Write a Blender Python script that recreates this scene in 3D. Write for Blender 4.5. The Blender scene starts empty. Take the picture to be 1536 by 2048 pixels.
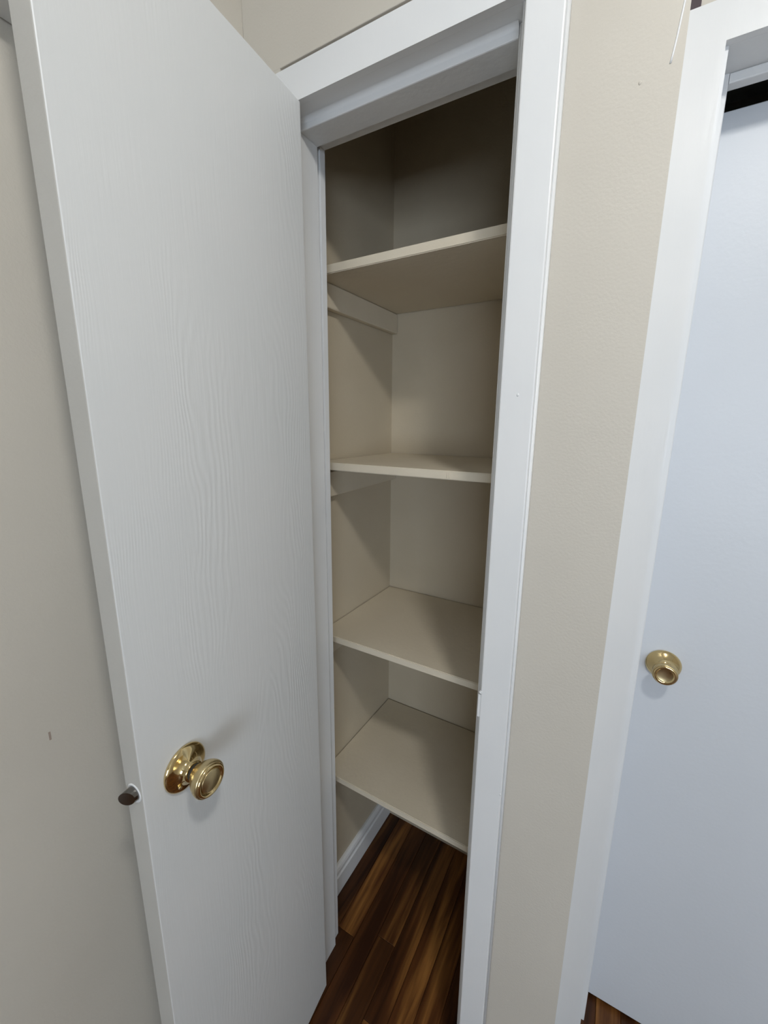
import bpy, bmesh, math, random
from mathutils import Vector, Matrix

random.seed(7)
scene = bpy.context.scene
col = scene.collection

# ------------------------------------------------------------------ camera
F_PX, PITCH, ROLL, YAW = 824.18, 0.2138, 0.0077, 0.5143
CAM = Vector((0.1643, -0.6386, 1.4943))
fwd = Vector((-math.sin(YAW) * math.cos(PITCH), math.cos(YAW) * math.cos(PITCH), -math.sin(PITCH)))
rgt = Vector((math.cos(YAW), math.sin(YAW), 0))
upv = rgt.cross(fwd)
r2 = math.cos(ROLL) * rgt + math.sin(ROLL) * upv
u2 = -math.sin(ROLL) * rgt + math.cos(ROLL) * upv
cd = bpy.data.cameras.new('camera')
cd.sensor_fit = 'VERTICAL'
cd.sensor_height = 24.0
cd.sensor_width = 18.0
cd.lens = F_PX / 2048.0 * 24.0
cd.clip_start = 0.01
cam = bpy.data.objects.new('camera', cd)
col.objects.link(cam)
M = Matrix((r2, u2, -fwd)).transposed().to_4x4()
M.translation = CAM
cam.matrix_world = M
scene.camera = cam

# ------------------------------------------------------------------ world, exposure
w = bpy.data.worlds.new('world')
scene.world = w
w.use_nodes = True
w.node_tree.nodes['Background'].inputs[0].default_value = (0.62, 0.78, 1.0, 1)
w.node_tree.nodes['Background'].inputs[1].default_value = 0.4
scene.view_settings.view_transform = 'Standard'
scene.view_settings.look = 'None'
scene.view_settings.gamma = 1.0
scene.view_settings.use_curve_mapping = False
scene.view_settings.exposure = 0.0

LAMP_POS = (0.53, -0.74, 2.44)
LAMP_STRENGTH = 162.0
WINDOW_POWER = 55.0
la = bpy.data.lights.new('window_daylight', 'AREA')
la.shape = 'RECTANGLE'; la.size = 1.35; la.size_y = 1.10
la.energy = WINDOW_POWER; la.color = (0.74, 0.85, 1.0)
lo = bpy.data.objects.new('window_daylight', la)
col.objects.link(lo)
lo.location = (1.60, -3.26, 1.30)
lo.rotation_euler = (math.radians(90), 0, 0)      # faces +Y, into the room


# ------------------------------------------------------------------ helpers
def tag(o, label=None, cat=None, group=None, kind=None):
    if label: o['label'] = label
    if cat: o['category'] = cat
    if group: o['group'] = group
    if kind: o['kind'] = kind
    return o

def empty(name, loc=(0, 0, 0)):
    o = bpy.data.objects.new(name, None)
    o.empty_display_size = 0.05
    col.objects.link(o)
    o.location = loc
    return o

def link_mesh(name, bm, mat, parent=None, smooth=False):
    me = bpy.data.meshes.new(name)
    bmesh.ops.recalc_face_normals(bm, faces=bm.faces)
    bm.to_mesh(me); bm.free()
    mats = mat if isinstance(mat, (list, tuple)) else [mat]
    for m in mats: me.materials.append(m)
    if smooth:
        for p in me.polygons: p.use_smooth = True
    o = bpy.data.objects.new(name, me)
    col.objects.link(o)
    if parent:
        o.parent = parent
        o.matrix_parent_inverse = parent_world(parent).inverted()
    return o

def parent_world(o):
    m = Matrix.LocRotScale(o.location, o.rotation_euler, o.scale)
    if o.parent:
        m = parent_world(o.parent) @ o.matrix_parent_inverse @ m
    return m

def hexa(bm, pts, bevel=0.0, seg=2):
    """eight corners: bottom ring of four, then top ring of four"""
    vs = [bm.verts.new(p) for p in pts]
    fs = []
    for q in ((0, 1, 2, 3), (4, 5, 6, 7), (0, 1, 5, 4), (1, 2, 6, 5), (2, 3, 7, 6), (3, 0, 4, 7)):
        fs.append(bm.faces.new([vs[i] for i in q]))
    if bevel:
        es = list({e for f in fs for e in f.edges})
        bmesh.ops.recalc_face_normals(bm, faces=fs)
        bmesh.ops.bevel(bm, geom=es, offset=bevel, segments=seg, profile=0.5, affect='EDGES')

def box(bm, x0, x1, y0, y1, z0, z1, bevel=0.0, seg=2, f=None):
    pts = [(x0, y0, z0), (x1, y0, z0), (x1, y1, z0), (x0, y1, z0),
           (x0, y0, z1), (x1, y0, z1), (x1, y1, z1), (x0, y1, z1)]
    if f: pts = [f(*p) for p in pts]
    hexa(bm, pts, bevel, seg)

def boxes(*bs, f=None):
    bm = bmesh.new()
    for b in bs:
        box(bm, *b[:6], bevel=(b[6] if len(b) > 6 else 0), f=f)
    return bm

def extrude_profile(bm, prof, place0, place1):
    """closed profile of (a, b) pairs, swept straight from place0(a, b) to place1(a, b)"""
    A = [bm.verts.new(place0(a, b)) for a, b in prof]
    B = [bm.verts.new(place1(a, b)) for a, b in prof]
    n = len(prof)
    for i in range(n):
        bm.faces.new((A[i], A[(i + 1) % n], B[(i + 1) % n], B[i]))
    bm.faces.new(A); bm.faces.new(list(reversed(B)))

def lathe(bm, prof, mat4, n=48, close=True):
    """prof: list of (distance along axis, radius)"""
    rings = []
    for d, r in prof:
        if r < 1e-6:
            rings.append([bm.verts.new(mat4 @ Vector((0, 0, d)))])
        else:
            rings.append([bm.verts.new(mat4 @ Vector((r * math.cos(2 * math.pi * k / n), r * math.sin(2 * math.pi * k / n), d))) for k in range(n)])
    for a, b in zip(rings, rings[1:]):
        for k in range(n):
            k2 = (k + 1) % n
            if len(a) == 1 and len(b) == 1: continue
            if len(a) == 1: bm.faces.new((a[0], b[k], b[k2]))
            elif len(b) == 1: bm.faces.new((a[k], a[k2], b[0]))
            else: bm.faces.new((a[k], a[k2], b[k2], b[k]))

def axis_matrix(origin, axis, up=Vector((0, 0, 1))):
    z = Vector(axis).normalized()
    x = Vector(up).cross(z).normalized()
    y = z.cross(x)
    m = Matrix((x, y, z)).transposed().to_4x4()
    m.translation = Vector(origin)
    return m

# ------------------------------------------------------------------ materials
def new_mat(name, base, rough=0.5, metal=0.0, spec=0.5):
    m = bpy.data.materials.new(name)
    m.use_nodes = True
    b = m.node_tree.nodes['Principled BSDF']
    b.inputs['Base Color'].default_value = (*base, 1)
    b.inputs['Roughness'].default_value = rough
    b.inputs['Metallic'].default_value = metal
    b.inputs['Specular IOR Level'].default_value = spec
    return m, m.node_tree, b

def N(nt, t, **kw):
    n = nt.nodes.new(t)
    for k, v in kw.items():
        if k.startswith('i_'):
            n.inputs[k[2:].replace('_', ' ')].default_value = v
        else:
            setattr(n, k, v)
    return n

def add_bump(nt, b, height_socket, strength, dist):
    bp = N(nt, 'ShaderNodeBump')
    bp.inputs['Strength'].default_value = strength
    bp.inputs['Distance'].default_value = dist
    nt.links.new(height_socket, bp.inputs['Height'])
    nt.links.new(bp.outputs['Normal'], b.inputs['Normal'])

def coords(nt, scale=(1, 1, 1)):
    g = N(nt, 'ShaderNodeNewGeometry')
    mp = N(nt, 'ShaderNodeMapping')
    mp.inputs['Scale'].default_value = scale
    nt.links.new(g.outputs['Position'], mp.inputs['Vector'])
    return mp.outputs['Vector']

def mottle(nt, b, c0, c1, scale):
    """slight uneven coat between two close paint colours"""
    n = N(nt, 'ShaderNodeTexNoise'); n.inputs['Scale'].default_value = scale; n.inputs['Detail'].default_value = 4
    nt.links.new(coords(nt), n.inputs['Vector'])
    r = N(nt, 'ShaderNodeValToRGB')
    r.color_ramp.elements[0].position = 0.35; r.color_ramp.elements[0].color = (*c0, 1)
    r.color_ramp.elements[1].position = 0.65; r.color_ramp.elements[1].color = (*c1, 1)
    nt.links.new(n.outputs['Fac'], r.inputs['Fac'])
    nt.links.new(r.outputs['Color'], b.inputs['Base Color'])

def paint(name, c0, c1, rough, bump_scale, bump_dist, mottle_scale=5.0, stretch=(1, 1, 1), strength=0.5):
    m, nt, b = new_mat(name, c0, rough)
    mottle(nt, b, c0, c1, mottle_scale)
    n = N(nt, 'ShaderNodeTexNoise'); n.inputs['Scale'].default_value = bump_scale; n.inputs['Detail'].default_value = 5
    nt.links.new(coords(nt, stretch), n.inputs['Vector'])
    add_bump(nt, b, n.outputs['Fac'], strength, bump_dist)
    return m

TRIM = paint('white_trim_paint', (0.76, 0.77, 0.77), (0.79, 0.795, 0.79), 0.38, 60, 0.0012, 6, (1, 1, 0.15))
WALL = paint('beige_wall_paint', (0.580, 0.542, 0.472), (0.605, 0.567, 0.496), 0.6, 260, 0.0006, 4)
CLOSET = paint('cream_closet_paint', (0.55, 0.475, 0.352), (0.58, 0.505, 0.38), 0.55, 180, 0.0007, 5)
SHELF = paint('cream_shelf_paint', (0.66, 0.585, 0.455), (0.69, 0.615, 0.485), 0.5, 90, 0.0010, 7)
EDGE = paint('greige_edge_paint', (0.50, 0.485, 0.445), (0.53, 0.515, 0.475), 0.5, 120, 0.0008, 6)
CEIL = paint('white_ceiling_paint', (0.72, 0.72, 0.70), (0.74, 0.74, 0.72), 0.8, 200, 0.0006)

def door_paint():
    """white paint over veneer: fine vertical grain with arched figure shows as relief"""
    m, nt, b = new_mat('white_door_paint', (0.70, 0.71, 0.70), 0.42)
    mottle(nt, b, (0.685, 0.70, 0.695), (0.715, 0.72, 0.71), 2.5)
    v = coords(nt)
    # arched figure: rings of a tilted log cut along its length
    sx = N(nt, 'ShaderNodeSeparateXYZ'); nt.links.new(v, sx.inputs[0])
    dist = N(nt, 'ShaderNodeTexNoise'); dist.inputs['Scale'].default_value = 2.2; dist.inputs['Detail'].default_value = 3
    mp = N(nt, 'ShaderNodeMapping'); mp.inputs['Scale'].default_value = (1, 2.2, 0.7)
    nt.links.new(v, mp.inputs['Vector']); nt.links.new(mp.outputs['Vector'], dist.inputs['Vector'])
    yc = N(nt, 'ShaderNodeMath', operation='ADD'); yc.inputs[1].default_value = 0.15
    nt.links.new(sx.outputs['Y'], yc.inputs[0])
    y2 = N(nt, 'ShaderNodeMath', operation='MULTIPLY'); nt.links.new(yc.outputs[0], y2.inputs[0]); nt.links.new(yc.outputs[0], y2.inputs[1])
    zc = N(nt, 'ShaderNodeMath', operation='MULTIPLY_ADD'); zc.inputs[1].default_value = 0.012; zc.inputs[2].default_value = 0.0
    nt.links.new(sx.outputs['Z'], zc.inputs[0])
    s1 = N(nt, 'ShaderNodeMath', operation='ADD'); nt.links.new(y2.outputs[0], s1.inputs[0]); nt.links.new(zc.outputs[0], s1.inputs[1])
    dm = N(nt, 'ShaderNodeMath', operation='MULTIPLY'); dm.inputs[1].default_value = 0.035
    nt.links.new(dist.outputs['Fac'], dm.inputs[0])
    s2 = N(nt, 'ShaderNodeMath', operation='ADD'); nt.links.new(s1.outputs[0], s2.inputs[0]); nt.links.new(dm.outputs[0], s2.inputs[1])
    fr = N(nt, 'ShaderNodeMath', operation='MULTIPLY'); fr.inputs[1].default_value = 4200.0
    nt.links.new(s2.outputs[0], fr.inputs[0])
    sn = N(nt, 'ShaderNodeMath', operation='SINE'); nt.links.new(fr.outputs[0], sn.inputs[0])
    # patches where the figure shows through the paint
    pn = N(nt, 'ShaderNodeTexNoise'); pn.inputs['Scale'].default_value = 5.0; pn.inputs['Detail'].default_value = 2
    mp2 = N(nt, 'ShaderNodeMapping'); mp2.inputs['Scale'].default_value = (1, 1.6, 0.5)
    nt.links.new(v, mp2.inputs['Vector']); nt.links.new(mp2.outputs['Vector'], pn.inputs['Vector'])
    pr = N(nt, 'ShaderNodeMapRange'); pr.inputs['From Min'].default_value = 0.48; pr.inputs['From Max'].default_value = 0.68
    nt.links.new(pn.outputs['Fac'], pr.inputs['Value'])
    fig = N(nt, 'ShaderNodeMath', operation='MULTIPLY'); nt.links.new(sn.outputs[0], fig.inputs[0]); nt.links.new(pr.outputs['Result'], fig.inputs[1])
    fine = N(nt, 'ShaderNodeTexNoise'); fine.inputs['Scale'].default_value = 240; fine.inputs['Detail'].default_value = 4
    mp3 = N(nt, 'ShaderNodeMapping'); mp3.inputs['Scale'].default_value = (1, 1, 0.04)
    nt.links.new(v, mp3.inputs['Vector']); nt.links.new(mp3.outputs['Vector'], fine.inputs['Vector'])
    sc = N(nt, 'ShaderNodeMath', operation='MULTIPLY_ADD'); sc.inputs[1].default_value = 0.42
    nt.links.new(fig.outputs[0], sc.inputs[0]); nt.links.new(fine.outputs['Fac'], sc.inputs[2])
    add_bump(nt, b, sc.outputs[0], 0.21, 0.0012)
    return m
DOORP = door_paint()
DOORSMOOTH = paint('cool_white_door_paint', (0.66, 0.69, 0.725), (0.68, 0.71, 0.745), 0.42, 120, 0.0006, 3)

def metal(name, base, rough, streak=0.0):
    m, nt, b = new_mat(name, base, rough, 1.0)
    n = N(nt, 'ShaderNodeTexNoise'); n.inputs['Scale'].default_value = 90; n.inputs['Detail'].default_value = 3
    nt.links.new(coords(nt), n.inputs['Vector'])
    mr = N(nt, 'ShaderNodeMapRange'); mr.inputs['To Min'].default_value = rough * 0.8; mr.inputs['To Max'].default_value = rough * 1.3 + streak
    nt.links.new(n.outputs['Fac'], mr.inputs['Value']); nt.links.new(mr.outputs['Result'], b.inputs['Roughness'])
    return m
BRASS = metal('polished_brass', (0.72, 0.56, 0.29), 0.09)
BRASSD = metal('satin_brass', (0.62, 0.50, 0.28), 0.28)
STEEL = metal('latch_steel', (0.24, 0.23, 0.215), 0.14)
DARK, _, _ = new_mat('dark_gap', (0.03, 0.025, 0.02), 0.8)
PLASTIC = paint('white_plastic', (0.78, 0.78, 0.76), (0.8, 0.8, 0.78), 0.35, 100, 0.0003)

def wood():
    m, nt, b = new_mat('dark_oak_floor', (0.1, 0.05, 0.02), 0.42, 0.0, 0.3)
    tc = N(nt, 'ShaderNodeTexCoord')
    oi = N(nt, 'ShaderNodeObjectInfo')
    off = N(nt, 'ShaderNodeVectorMath', operation='SCALE'); off.inputs['Scale'].default_value = 13.7
    cmb = N(nt, 'ShaderNodeCombineXYZ')
    for k in range(3): nt.links.new(oi.outputs['Random'], cmb.inputs[k])
    nt.links.new(cmb.outputs[0], off.inputs[0])
    g = N(nt, 'ShaderNodeNewGeometry')
    ad = N(nt, 'ShaderNodeVectorMath', operation='ADD')
    nt.links.new(g.outputs['Position'], ad.inputs[0]); nt.links.new(off.outputs['Vector'], ad.inputs[1])
    mp = N(nt, 'ShaderNodeMapping'); mp.inputs['Scale'].default_value = (1, 0.07, 1)
    nt.links.new(ad.outputs['Vector'], mp.inputs['Vector'])
    n1 = N(nt, 'ShaderNodeTexNoise'); n1.inputs['Scale'].default_value = 75; n1.inputs['Detail'].default_value = 6; n1.inputs['Distortion'].default_value = 0.6
    n2 = N(nt, 'ShaderNodeTexNoise'); n2.inputs['Scale'].default_value = 17; n2.inputs['Detail'].default_value = 4; n2.inputs['Distortion'].default_value = 1.2
    nt.links.new(mp.outputs['Vector'], n1.inputs['Vector']); nt.links.new(mp.outputs['Vector'], n2.inputs['Vector'])
    mx = N(nt, 'ShaderNodeMath', operation='MULTIPLY_ADD'); mx.inputs[1].default_value = 0.25
    nt.links.new(n1.outputs['Fac'], mx.inputs[0])
    h = N(nt, 'ShaderNodeMath', operation='MULTIPLY'); h.inputs[1].default_value = 0.75
    nt.links.new(n2.outputs['Fac'], h.inputs[0]); nt.links.new(h.outputs[0], mx.inputs[2])
    rp = N(nt, 'ShaderNodeValToRGB')
    e = rp.color_ramp.elements
    e[0].position = 0.36; e[0].color = (0.028, 0.008, 0.002, 1)
    e[1].position = 0.66; e[1].color = (0.27, 0.115, 0.028, 1)
    k = e.new(0.5); k.color = (0.085, 0.029, 0.007, 1)
    nt.links.new(mx.outputs[0], rp.inputs['Fac'])
    hs = N(nt, 'ShaderNodeHueSaturation')
    mr = N(nt, 'ShaderNodeMapRange'); mr.inputs['To Min'].default_value = 0.65; mr.inputs['To Max'].default_value = 1.4
    nt.links.new(oi.outputs['Random'], mr.inputs['Value']); nt.links.new(mr.outputs['Result'], hs.inputs['Value'])
    nt.links.new(rp.outputs['Color'], hs.inputs['Color']); nt.links.new(hs.outputs['Color'], b.inputs['Base Color'])
    add_bump(nt, b, n1.outputs['Fac'], 0.25, 0.0008)
    return m
WOOD = wood()
SUBFLOOR, _, _ = new_mat('dark_subfloor', (0.02, 0.01, 0.006), 0.9)

# ------------------------------------------------------------------ dimensions (metres)
XL = -0.498          # room's left wall
YW = 0.012           # face of the closet wall (its casing front is y = 0)
YI = 0.115           # inner face of the closet wall
JL, JR = -0.409, -0.005          # closet jambs
HZ = 2.019           # underside of the head jamb
SL, SR, SZ = -0.398, -0.016, 2.003   # stops
CT = 2.071           # top of the head casing
CW = 0.0489          # casing width on the latch side
XC = 0.178           # outside corner of the closet wall
Y2 = 0.205           # front of the second door's casing
YD = 0.335           # face of the second door
ZC = 2.44            # ceiling
XR, YB = 2.40, -3.2  # right and rear walls of the room
# the closet box stands a little out of square with its front wall
A = -0.0207; U0 = Vector((-0.4814, 0.16, 0)); UX = Vector((math.cos(A), math.sin(A), 0)); VX = Vector((-math.sin(A), math.cos(A), 0))
CWID, CDEP = 0.535, 0.3745
def K(u, v, z):
    p = U0 + u * UX + v * VX
    return (p.x, p.y, z)

# ------------------------------------------------------------------ setting: walls, floor, ceiling
def struct(name, bm, mat, label, cat, smooth=False):
    o = link_mesh(name, bm, mat, None, smooth)
    return tag(o, label, cat, kind='structure')

# closet front wall, with the opening and a plaster edge that stops short of the head casing
bm = bmesh.new()
gz = CT + 0.015
box(bm, XL, XC, YW, YI, gz, ZC, 0.0015)
box(bm, XL, -0.415, YW, YI, 0, gz)
box(bm, 0.006, XC, YW, YI, 0, gz)
box(bm, -0.415, 0.006, YW + 0.014, YI, HZ + 0.02, gz)
struct('wall_front', bm, WALL, 'beige painted wall around the closet doorway', 'wall')
bm = boxes((XL - 0.1, XL, YB, YI, 0, ZC))
struct('wall_left', bm, WALL, 'beige wall behind the open closet door, at the left', 'wall')
# return wall beyond the outside corner, and wall round the second door
struct('wall_return', boxes((XC - 0.012, XC, YI, Y2 + 0.012, 0, ZC)), WALL, 'narrow beige wall turning back beyond the outside corner', 'wall')
DX0, DX1 = 0.2355, 0.955    # second door opening
struct('wall_right_front', boxes((XC - 0.1, DX0 - 0.02, Y2 + 0.012, 0.372, 0, ZC),
                             (DX1 + 0.02, XR, Y2 + 0.012, 0.372, 0, ZC),
                             (DX0 - 0.02, DX1 + 0.02, Y2 + 0.012, 0.296, HZ + 0.02, ZC)), WALL,
       'beige wall around the closed white door at the right', 'wall')
struct('wall_right', boxes((XR, XR + 0.1, YB, 0.372, 0, ZC)), WALL, 'beige wall at the far right of the hallway', 'wall')
WX0, WX1, WZ0, WZ1 = 0.88, 2.32, 0.70, 1.90
struct('wall_rear', boxes((XL - 0.1, WX0, YB - 0.1, YB, 0, ZC), (WX1, XR + 0.1, YB - 0.1, YB, 0, ZC),
                          (WX0, WX1, YB - 0.1, YB, 0, WZ0), (WX0, WX1, YB - 0.1, YB, WZ1, ZC)), WALL,
       'beige wall with the window, behind the viewer', 'wall')
struct('ceiling', boxes((XL - 0.1, XR + 0.1, YB - 0.1, 1.3, ZC, ZC + 0.08)), CEIL, 'plain white ceiling of hallway and closet', 'ceiling')
# closet inside
T = 0.03
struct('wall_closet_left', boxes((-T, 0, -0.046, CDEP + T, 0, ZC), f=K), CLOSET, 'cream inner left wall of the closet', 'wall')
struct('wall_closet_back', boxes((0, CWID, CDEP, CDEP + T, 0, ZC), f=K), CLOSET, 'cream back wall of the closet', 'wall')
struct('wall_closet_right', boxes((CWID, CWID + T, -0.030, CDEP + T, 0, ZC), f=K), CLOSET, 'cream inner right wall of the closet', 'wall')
# dark room beyond the second door
struct('wall_beyond', boxes((0.10, 1.70, 1.15, 1.2, 0, ZC), (0.10, 0.14, 0.372, 1.15, 0, ZC), (1.62, 1.70, 0.372, 1.15, 0, ZC)), WALL,
       'unlit beige wall beyond the closed right door', 'wall')

# floor with single boards
fl = struct('floor', boxes((XL - 0.1, XR + 0.1, YB - 0.1, 1.2, -0.06, -0.014)), SUBFLOOR, 'dark brown narrow board wooden floor', 'floor')
PW = 0.0575
meshes = {}
def plank_mesh(L):
    key = round(L, 2)
    if key not in meshes:
        bm = bmesh.new()
        box(bm, -PW / 2 + 0.0004, PW / 2 - 0.0004, 0.0005, L - 0.0005, -0.0138, 0.0)
        top = [e for e in bm.edges if all(v.co.z > -0.001 for v in e.verts)]
        bmesh.ops.bevel(bm, geom=top, offset=0.0008, segments=1, affect='EDGES')
        bmesh.ops.recalc_face_normals(bm, faces=bm.faces)
        me = bpy.data.meshes.new('plank'); bm.to_mesh(me); bm.free(); me.materials.append(WOOD)
        meshes[key] = me
    return meshes[key]
x = -0.2455 - 5 * PW
row = 0
while x < XR:
    y = YB - random.uniform(0.0, 0.5)
    y = YB
    first = True
    while y < 0.60 - 0.01:
        L = random.choice([0.45, 0.62, 0.75, 0.88, 1.05]) if not first else random.choice([0.35, 0.5, 0.7, 0.9, 1.1])
        first = False
        if y + L > 0.60 - 0.15: L = 0.60 - y
        o = bpy.data.objects.new('plank', plank_mesh(L))
        # keep the true length where it differs from the shared mesh
        o.scale = (1, L / round(L, 2), 1)
        o.location = (x + PW / 2, y, 0)
        col.objects.link(o); o.parent = fl
        y += L
    x += PW; row += 1

# ------------------------------------------------------------------ closet door frame
fr = empty('trim_1', (-0.2, 0.05, 0))
tag(fr, 'white casing, jambs and stops around the narrow closet opening', 'door frame', kind='structure')
B = 0.0022
def piece(name, b, parent, mat=TRIM, bev=B):
    bm = bmesh.new(); box(bm, *b)
    if bev:
        x0, x1, y0, y1, z0, z1 = b
        tall = (z1 - z0) > (x1 - x0)
        # soften only the long front arrises; joints between boards stay closed under the paint
        es = [e for e in bm.edges if all(abs(v.co.y - y0) < 1e-6 for v in e.verts)
              and (abs(e.verts[0].co.z - e.verts[1].co.z) > 1e-4) == tall]
        bmesh.ops.bevel(bm, geom=es, offset=bev, segments=2, profile=0.5, affect='EDGES')
    return link_mesh(name, bm, mat, parent)
piece('casing', (-0.466, -0.414, 0, YW, 0, CT), fr)
piece('casing', (0.0, CW, 0, YW, 0, CT), fr)
piece('casing', (-0.414, 0.0, 0, YW, HZ, CT), fr, bev=0)
piece('jamb', (JL - 0.018, JL, YW + 0.0002, YI, 0, HZ + 0.018), fr, bev=0)
piece('jamb', (JR, JR + 0.0195, YW + 0.0002, YI, 0, HZ + 0.018), fr, bev=0)
piece('jamb', (JL + 0.0002, JR - 0.0002, YW + 0.0002, YI, HZ, HZ + 0.018), fr, bev=0)
piece('stop', (JL + 0.0001, SL, 0.040, 0.088, 0, HZ - 0.0002), fr, bev=0.0018)
piece('stop', (SR, JR - 0.0001, 0.040, 0.088, 0, HZ - 0.0002), fr, bev=0.0018)
piece('stop', (SL + 0.0002, SR - 0.0002, 0.040, 0.088, SZ, HZ - 0.0002), fr, bev=0.0018)
piece('jamb_edge', (JL + 0.0002, JR - 0.0002, 0.100, YI, 2.0115, HZ - 0.0002), fr, bev=0)
# soft fillet of caulk between head jamb and head stop
bm = bmesh.new()
r = 0.007
prof = [(0, 0), (0, -r)] + [(-r + r * math.cos(t), -r + r * math.sin(t)) for t in [k * math.pi / 20 for k in range(1, 10)]] + [(-r, 0)]
extrude_profile(bm, prof, lambda a, b: (SL + 0.0003, 0.0399 + a, HZ - 0.0002 + b), lambda a, b: (SR - 0.0003, 0.0399 + a, HZ - 0.0002 + b))
link_mesh('caulk_fillet', bm, TRIM, fr)
bm = bmesh.new()
hexa(bm, [(JL + 0.0002, 0.100, 0), (JL + 0.0008, 0.100, 0), (JL + 0.0008, YI, 0), (JL + 0.0002, YI, 0),
          (JL + 0.0002, 0.100, 2.0113), (JL + 0.0085, 0.100, 2.0113), (JL + 0.0085, YI, 2.0113), (JL + 0.0002, YI, 2.0113)])
link_mesh('jamb_edge', bm, TRIM, fr)
# bead of caulk along the outer edge of the right casing
bm = bmesh.new()
prof = [(0, 0), (0.0045, 0)] + [(0.0045 * math.cos(t), -0.0065 * math.sin(t)) for t in (0.5, 1.0, 1.57)]
extrude_profile(bm, prof, lambda a, b: (CW + 0.0001 + a, YW + b, 0.0), lambda a, b: (CW + 0.0001 + a, YW + b, CT))
link_mesh('caulk_bead', bm, TRIM, fr, True)
# painted-over strike plate lip on the latch side
bm = bmesh.new()
box(bm, -0.0040, 0.0003, 0.0008, 0.006, 0.985, 1.030, 0.0006)
lip = link_mesh('strike_plate', bm, TRIM, fr)
bm = bmesh.new()
lathe(bm, [(0, 0.0), (0, 0.0030), (0.0010, 0.0030), (0.0014, 0.0024), (0.0006, 0.0014), (0.0006, 0)], axis_matrix((0.0005, -0.0001, 1.036), (0, -1, 0)), 16)
link_mesh('paint_blob', bm, TRIM, fr, True)
for px, pz in ((0.0262, 1.535), (0.047, 0.845)):
    bm = bmesh.new()
    bmesh.ops.create_uvsphere(bm, u_segments=10, v_segments=6, radius=0.0017, matrix=Matrix.Translation((px, -0.0001, pz)) @ Matrix.Diagonal((1, 0.5, 1.3, 1)))
    link_mesh('nail_bump', bm, TRIM, fr, True)

# ------------------------------------------------------------------ closet door, standing open
ANG = 1.5015
dirv = Vector((math.cos(ANG), -math.sin(ANG), 0))       # hinge edge to latch edge
nrm = Vector((math.sin(ANG), math.cos(ANG), 0))         # out of the inner face, towards the room
H0 = Vector((-0.3624, -0.0005, 0))
DW, DT, DZ0, DZ1 = 0.4008, 0.0350, 0.012, 2.015
def D(a, n, z):      # a along the door from the hinge, n out of the inner face
    p = H0 + a * dirv + n * nrm
    return (p.x, p.y, z)
door = empty('door_1', D(0, -DT, 0))
tag(door, 'white painted flush closet door standing open, brass knob and latch on its edge', 'door', kind='structure')
bm = bmesh.new(); box(bm, 0, DW, -DT, 0, DZ0, DZ1, 0.0016, f=D)
bm.normal_update()
bmesh.ops.recalc_face_normals(bm, faces=bm.faces)
for f in bm.faces:
    if f.normal.dot(dirv) > 0.9: f.material_index = 1       # latch edge carries the greyer old coat
link_mesh('door_leaf', bm, [DOORP, EDGE], door)

def knob_set(parent, origin, axis, rose, knob_prof, face_prof, collar, ring=None):
    k = link_mesh('door_knob', lathe_bm(knob_prof, origin, axis), BRASSD, parent, True)
    link_mesh('rosette', lathe_bm(rose, origin, axis), BRASS, k, True)
    link_mesh('collar', lathe_bm(collar, origin, axis), DARK, k, True)
    link_mesh('knob_face', lathe_bm(face_prof, origin, axis), BRASSD if ring else BRASS, k, True)
    if ring: link_mesh('face_ring', lathe_bm(ring, origin, axis), BRASS, k, True)
    return k
def lathe_bm(prof, origin, axis):
    bm = bmesh.new(); lathe(bm, prof, axis_matrix(origin, axis), 56); return bm

ROSE = [(0, 0.0), (0.0, 0.0335), (0.0025, 0.0345), (0.0045, 0.0338), (0.0062, 0.031), (0.0075, 0.027), (0.0092, 0.0225), (0.0118, 0.0185),
        (0.0150, 0.0160), (0.0185, 0.0150), (0.0205, 0.0146), (0.0212, 0.0136), (0.0212, 0.0)]
COLLAR = [(0.0210, 0.0), (0.0210, 0.0118), (0.0265, 0.0118), (0.0265, 0)]
KNOB = [(0.0262, 0.0), (0.0262, 0.0128), (0.0270, 0.0138), (0.0295, 0.0152), (0.0325, 0.0176), (0.0360, 0.0205), (0.0400, 0.0230), (0.0440, 0.0247),
        (0.0480, 0.0255), (0.0505, 0.0256), (0.0525, 0.0250), (0.0538, 0.0238), (0.0538, 0)]
RING = [(0.0530, 0.0), (0.0530, 0.0236), (0.0548, 0.0232), (0.0560, 0.0220), (0.0564, 0.0204), (0.0560, 0.0188), (0.0550, 0.0176), (0.0540, 0.0170), (0.0540, 0)]
FACE = [(0.0536, 0.0), (0.0536, 0.0164), (0.0548, 0.0160), (0.0553, 0.0150), (0.0554, 0.0)]
KZ = 1.0
ko = D(DW - 0.0635, 0.0002, KZ)
k1 = knob_set(door, ko, nrm, ROSE, KNOB, FACE, COLLAR, RING)
tag(k1, 'polished brass tulip knob on round rosette')
# small privacy pin on the rosette
bm = bmesh.new()
po = D(DW - 0.0635 + 0.017, 0.0075, KZ - 0.016)
lathe(bm, [(0, 0), (0, 0.0028), (0.004, 0.0028), (0.0052, 0.0018), (0.0055, 0)], axis_matrix(po, nrm), 16)
link_mesh('release_pin', bm, BRASS, k1, True)
# outer-side knob
k2 = knob_set(door, D(DW - 0.0635, -DT - 0.0002, KZ), -nrm, ROSE, KNOB, FACE, COLLAR, RING)
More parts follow.
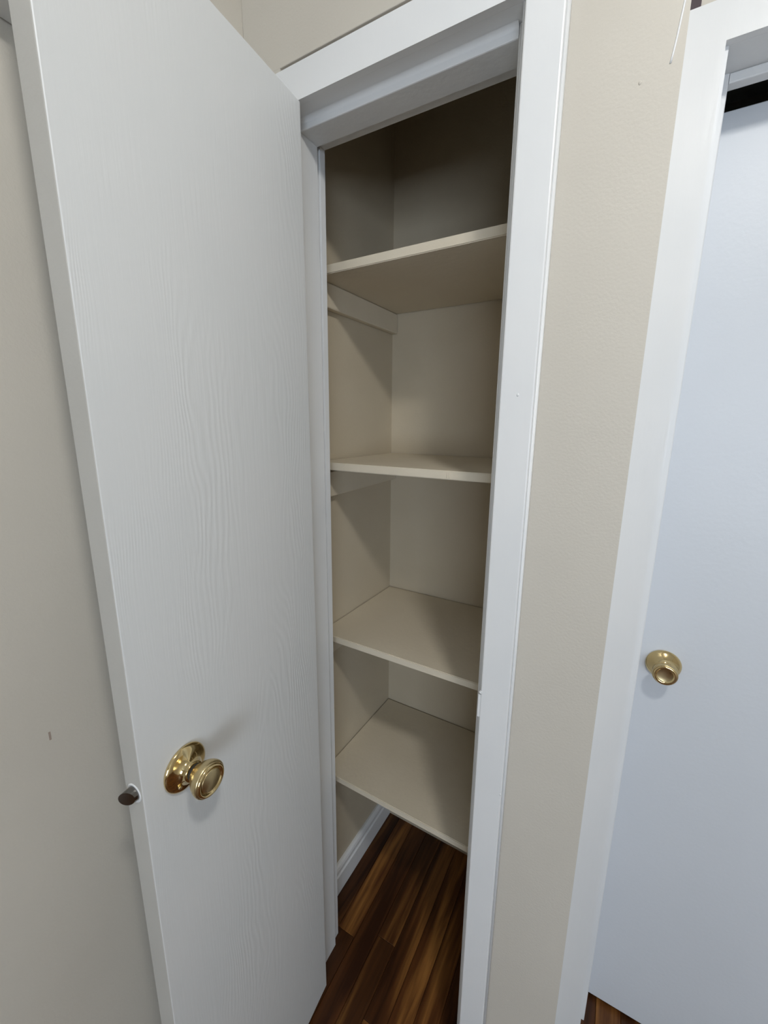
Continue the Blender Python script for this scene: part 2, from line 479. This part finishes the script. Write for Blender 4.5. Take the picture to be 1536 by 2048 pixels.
# latch bolt on the door edge, with its ring of chipped paint
ax = dirv
lb = Vector(D(DW, -0.0165, KZ + 0.006))
bm = bmesh.new()
lathe(bm, [(-0.0006, 0.0), (-0.0006, 0.0142), (0.0006, 0.0139), (0.0012, 0.0126), (0.0004, 0.0112), (0.0004, 0.0)], axis_matrix(lb, ax), 32)
latch = link_mesh('latch_plate', bm, TRIM, door, True)
bm = bmesh.new()
m4 = axis_matrix(lb, ax)     # local x,y in the edge plane
nl = 24; R = 0.0105
local_n = Vector((m4.to_3x3().inverted() @ nrm)).normalized()
base = []; top = []
for k in range(nl):
    t = 2 * math.pi * k / nl
    px, py = R * math.cos(t), R * math.sin(t)
    s = (px * local_n.x + py * local_n.y) / R
    base.append(bm.verts.new(m4 @ Vector((px, py, 0.0002))))
    hgt = 0.0108 - 0.0050 * s                  # slanted on the closing side
    top.append(bm.verts.new(m4 @ Vector((px * 0.93, py * 0.93, hgt))))
for k in range(nl):
    bm.faces.new((base[k], base[(k + 1) % nl], top[(k + 1) % nl], top[k]))
bm.faces.new(list(reversed(base))); bm.faces.new(top)
link_mesh('latch_bolt', bm, STEEL, latch)
# three butt hinges on the pin side
for hz in (0.25, 1.02, 1.80):
    bm = bmesh.new()
    ho = Vector(D(-0.004, -DT - 0.0046, hz))
    lathe(bm, [(-0.04, 0), (-0.04, 0.0044), (0.04, 0.0044), (0.04, 0)], axis_matrix(ho, (0, 0, 1), Vector((0, 1, 0))), 14)
    hg = link_mesh('hinge', bm, TRIM, door, True)

# ------------------------------------------------------------------ second door and its frame
fr2 = empty('trim_2', (0.6, Y2, 0))
tag(fr2, 'cool white casing, jambs and stops around the right door', 'door frame', kind='structure')
C2 = 0.050
piece('casing', (XC + 0.0015, DX0 - 0.005, Y2, Y2 + 0.012, 0, CT), fr2, bev=0)
piece('casing', (DX1 + 0.005, DX1 + 0.055, Y2, Y2 + 0.012, 0, CT), fr2)
piece('casing', (DX0 - 0.005, DX1 + 0.005, Y2, Y2 + 0.012, HZ, CT), fr2, bev=0)
piece('jamb', (DX0 - 0.018, DX0, Y2 + 0.0122, 0.372, 0, HZ + 0.018), fr2, bev=0)
piece('jamb', (DX1, DX1 + 0.018, Y2 + 0.0122, 0.372, 0, HZ + 0.018), fr2, bev=0)
piece('jamb', (DX0 + 0.0002, DX1 - 0.0002, Y2 + 0.0122, 0.296, HZ, HZ + 0.018), fr2, bev=0)
piece('stop', (DX0 + 0.0001, DX0 + 0.0115, 0.277, YD - 0.003, 0, HZ - 0.0002), fr2, bev=0.0018)
piece('stop', (DX1 - 0.0115, DX1 - 0.0001, 0.277, YD - 0.003, 0, HZ - 0.0002), fr2, bev=0.0018)
piece('stop', (DX0 + 0.0118, DX1 - 0.0118, 0.277, 0.295, HZ - 0.014, HZ - 0.0002), fr2, bev=0.0018)
d2 = empty('door_2', ((DX0 + DX1) / 2, YD, 0))
tag(d2, 'closed cool white flush door with small brass knob at the right', 'door', kind='structure')
bm = bmesh.new(); box(bm, DX0 + 0.003, DX1 - 0.003, YD, YD + 0.035, 0.012, 1.998, 0.0015)
link_mesh('door_leaf', bm, DOORSMOOTH, d2)
ROSE2 = [(0, 0.0), (0.0, 0.0312), (0.002, 0.0322), (0.004, 0.0316), (0.0075, 0.0270), (0.0115, 0.0222), (0.0155, 0.0188), (0.0195, 0.0168), (0.0225, 0.0160), (0.0225, 0)]
COLLAR2 = [(0.022, 0.0), (0.022, 0.0125), (0.026, 0.0125), (0.026, 0)]
KNOB2 = [(0.0255, 0.0), (0.0255, 0.0145), (0.0285, 0.0162), (0.0325, 0.0190), (0.0365, 0.0212), (0.0400, 0.0224), (0.0430, 0.0225), (0.0455, 0.0216), (0.0462, 0.0205), (0.0458, 0.0200), (0.0458, 0)]
FACE2 = [(0.0440, 0.0), (0.0440, 0.0199), (0.0470, 0.0199), (0.0480, 0.0190), (0.0481, 0.0162), (0.0474, 0.0148), (0.0445, 0.0134), (0.0428, 0.0115), (0.0425, 0.0)]
k3 = knob_set(d2, (0.2945, YD - 0.0002, 1.0), (0, -1, 0), ROSE2, KNOB2, FACE2, COLLAR2)
tag(k3, 'polished brass cupped knob on round rosette')

# ------------------------------------------------------------------ closet shelves
def shelf(z, label, thick, cz0, cz1_front, cz1_back, ch):
    e = empty('closet_shelf', K(CWID / 2, 0, z - thick))
    tag(e, label, 'shelf', 'painted shelves inside the closet')
    bm = bmesh.new()
    box(bm, 0.0025, CWID - 0.002, 0, CDEP - 0.0045, z - thick, z, f=K)
    fe = [ed for ed in bm.edges if all(abs((v.co - U0).dot(VX)) < 1e-4 for v in ed.verts) and abs(ed.verts[0].co.z - ed.verts[1].co.z) < 1e-5]
    bmesh.ops.bevel(bm, geom=fe, offset=0.0016, segments=2, affect='EDGES')
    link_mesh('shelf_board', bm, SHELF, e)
    for u0, u1 in ((0.0003, 0.018), (CWID - 0.018, CWID - 0.0003)):
        bm = bmesh.new()
        zf, zb = z - thick - cz1_front, z - thick - cz1_back
        v0, v1 = -0.012, CDEP - 0.002
        pts = [K(u0, v0, zf - ch), K(u1, v0, zf - ch), K(u1, v1, zb - ch), K(u0, v1, zb - ch),
               K(u0, v0, zf), K(u1, v0, zf), K(u1, v1, zb), K(u0, v1, zb)]
        hexa(bm, pts, 0.003, 2)
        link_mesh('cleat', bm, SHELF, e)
    return e
shelf(1.8285, 'top closet shelf, seen from below, under the dark compartment', 0.0185, 0, 0.0006, 0.0006, 0.055)
s2 = shelf(1.3995, 'closet shelf at eye level, edge-on, second from the top', 0.0185, 0, 0.0105, 0.0006, 0.064)
shelf(0.9442, 'closet shelf third from the top, seen from above', 0.0175, 0, 0.0006, 0.0006, 0.055)
shelf(0.5057, 'lowest closet shelf, just above the bare wooden floor', 0.0175, 0, 0.0006, 0.0006, 0.055)
# paint drip on the edge of the second shelf
bm = bmesh.new()
for du in (0.0, 0.005):
    c = Vector(K(0.345 + du, -0.0002, 1.390))
    bmesh.ops.create_uvsphere(bm, u_segments=8, v_segments=6, radius=0.0016, matrix=Matrix.Translation(c) @ Matrix.Diagonal((0.7, 0.6, 4.2, 1)))
link_mesh('paint_drip', bm, SHELF, s2, True)

# ------------------------------------------------------------------ baseboards
def baseboard(name, p0, p1, out, h, label, mat=TRIM, t=0.013):
    """p0 to p1 along the wall foot, out = unit vector away from the wall"""
    prof = [(0, 0), (t, 0), (t, h * 0.62), (t * 0.72, h * 0.66), (t * 0.70, h * 0.74), (t * 0.98, h * 0.80), (t * 1.05, h * 0.87), (t * 0.85, h * 0.95), (t * 0.45, h), (0, h)]
    bm = bmesh.new()
    p0, p1, out = Vector(p0), Vector(p1), Vector(out)
    extrude_profile(bm, prof, lambda a, b: p0 + out * (a + 0.0003) + Vector((0, 0, b)), lambda a, b: p1 + out * (a + 0.0003) + Vector((0, 0, b)))
    o = link_mesh(name, bm, mat)
    return tag(o, label, 'baseboard', kind='structure')
baseboard('baseboard_closet_left', K(0, -0.04, 0.0003), K(0, CDEP - 0.0005, 0.0003), UX, 0.105, 'white moulded baseboard inside the closet, left wall')
baseboard('baseboard_left', (XL, YB + 0.02, 0.0003), (XL, -0.01, 0.0003), (1, 0, 0), 0.11, 'white baseboard along the left hallway wall')
baseboard('baseboard_front', (CW + 0.006, YW, 0.0003), (XC - 0.001, YW, 0.0003), (0, -1, 0), 0.11, 'white baseboard below the narrow beige wall strip', t=0.0105)

# ------------------------------------------------------------------ hallway ceiling lamp (above and behind the viewer)
lamp = empty('ceiling_lamp', LAMP_POS)
tag(lamp, 'round flush ceiling lamp with frosted glass bowl', 'lamp')
bm = bmesh.new()
lathe(bm, [(0.0, 0), (0.0, 0.09), (0.018, 0.09), (0.022, 0.086), (0.022, 0)], axis_matrix(LAMP_POS, (0, 0, -1), Vector((0, 1, 0))), 40)
link_mesh('lamp_base', bm, PLASTIC, lamp, True)
GL = bpy.data.materials.new('lit_frosted_glass'); GL.use_nodes = True
nt = GL.node_tree; nt.nodes.clear()
em = nt.nodes.new('ShaderNodeEmission'); em.inputs[0].default_value = (1.0, 0.985, 0.95, 1); em.inputs[1].default_value = LAMP_STRENGTH
ou = nt.nodes.new('ShaderNodeOutputMaterial'); nt.links.new(em.outputs[0], ou.inputs[0])
bm = bmesh.new()
lathe(bm, [(0.0225, 0.0)] + [(0.0225 + 0.06 * math.sin(t * math.pi / 12), 0.075 * math.cos(t * math.pi / 12)) for t in range(0, 7)], axis_matrix(LAMP_POS, (0, 0, -1), Vector((0, 1, 0))), 32)
link_mesh('lamp_bowl', bm, GL, lamp, True)

# ------------------------------------------------------------------ window behind the viewer
wn = empty('window_1', ((WX0 + WX1) / 2, YB, WZ0))
tag(wn, 'white framed window in the rear hallway wall', 'window', kind='structure')
bm = boxes((WX0, WX0 + 0.05, YB - 0.08, YB - 0.02, WZ0, WZ1), (WX1 - 0.05, WX1, YB - 0.08, YB - 0.02, WZ0, WZ1),
           (WX0 + 0.05, WX1 - 0.05, YB - 0.08, YB - 0.02, WZ0, WZ0 + 0.05), (WX0 + 0.05, WX1 - 0.05, YB - 0.08, YB - 0.02, WZ1 - 0.05, WZ1),
           (WX0 + 0.05, WX1 - 0.05, YB - 0.07, YB - 0.03, 1.28, 1.32))
link_mesh('window_frame', bm, TRIM, wn)
GLASS = bpy.data.materials.new('window_glass'); GLASS.use_nodes = True
nt = GLASS.node_tree; nt.nodes.clear()
tr = nt.nodes.new('ShaderNodeBsdfTransparent'); gl = nt.nodes.new('ShaderNodeBsdfGlossy'); gl.inputs['Roughness'].default_value = 0.02
mx = nt.nodes.new('ShaderNodeMixShader'); mx.inputs[0].default_value = 0.06
ou = nt.nodes.new('ShaderNodeOutputMaterial')
nt.links.new(tr.outputs[0], mx.inputs[1]); nt.links.new(gl.outputs[0], mx.inputs[2]); nt.links.new(mx.outputs[0], ou.inputs[0])
for za, zb in ((WZ0 + 0.05, 1.28), (1.32, WZ1 - 0.05)):
    link_mesh('pane', boxes((WX0 + 0.05, WX1 - 0.05, YB - 0.052, YB - 0.048, za, zb)), GLASS, wn)

# ------------------------------------------------------------------ small things
ch = empty('door_chime', (XL, -0.395, 1.936))
tag(ch, 'white plastic chime box high on the left wall, cut by the frame', 'chime')
bm = bmesh.new(); box(bm, XL + 0.0004, XL + 0.045, -0.46, -0.330, 1.936, 2.10, 0.004)
link_mesh('chime_cover', bm, PLASTIC, ch)

# paint run, nail bump and scuff on the walls
wf = bpy.data.objects['wall_front']
def tube(bm, pts, r, n=8):
    rings = []
    for i, p in enumerate(pts):
        a = Vector(pts[max(0, i - 1)]); b = Vector(pts[min(len(pts) - 1, i + 1)])
        m4 = axis_matrix(p, b - a, Vector((0, 1, 0)))
        rings.append([bm.verts.new(m4 @ Vector((r * math.cos(2 * math.pi * k / n), r * math.sin(2 * math.pi * k / n), 0))) for k in range(n)])
    for a, b in zip(rings, rings[1:]):
        for k in range(n): bm.faces.new((a[k], a[(k + 1) % n], b[(k + 1) % n], b[k]))
    bm.faces.new(rings[0]); bm.faces.new(list(reversed(rings[-1])))
bm = bmesh.new()
tube(bm, [(0.1725, YW, 2.02), (0.1722, YW, 1.952), (0.1690, YW, 1.920), (0.1668, YW, 1.902), (0.1655, YW, 1.895)], 0.0011)
link_mesh('paint_run', bm, TRIM, wf, True)
bm = bmesh.new()
bmesh.ops.create_uvsphere(bm, u_segments=10, v_segments=6, radius=0.0018, matrix=Matrix.Translation((0.1372, YW, 1.886)) @ Matrix.Diagonal((1, 0.5, 1.3, 1)))
link_mesh('nail_bump', bm, WALL, wf, True)
wl = bpy.data.objects['wall_left']
SCUFF, _, _ = new_mat('scuff_brown', (0.36, 0.29, 0.24), 0.7)
link_mesh('scuff_mark', boxes((XL, XL + 0.0004, -0.4325, -0.4300, 1.047, 1.060)), SCUFF, wl)
wr = bpy.data.objects['wall_right_front']
PATCH_DARK, _, _ = new_mat('dark_patch_grey', (0.09, 0.07, 0.075), 0.9)
link_mesh('dark_patch', boxes((XC + 0.001, XC + 0.017, Y2 + 0.0112, Y2 + 0.0122, CT + 0.0005, CT + 0.05)), PATCH_DARK, wr)  # thin dark patch on the wall above the right casing, beside the corner
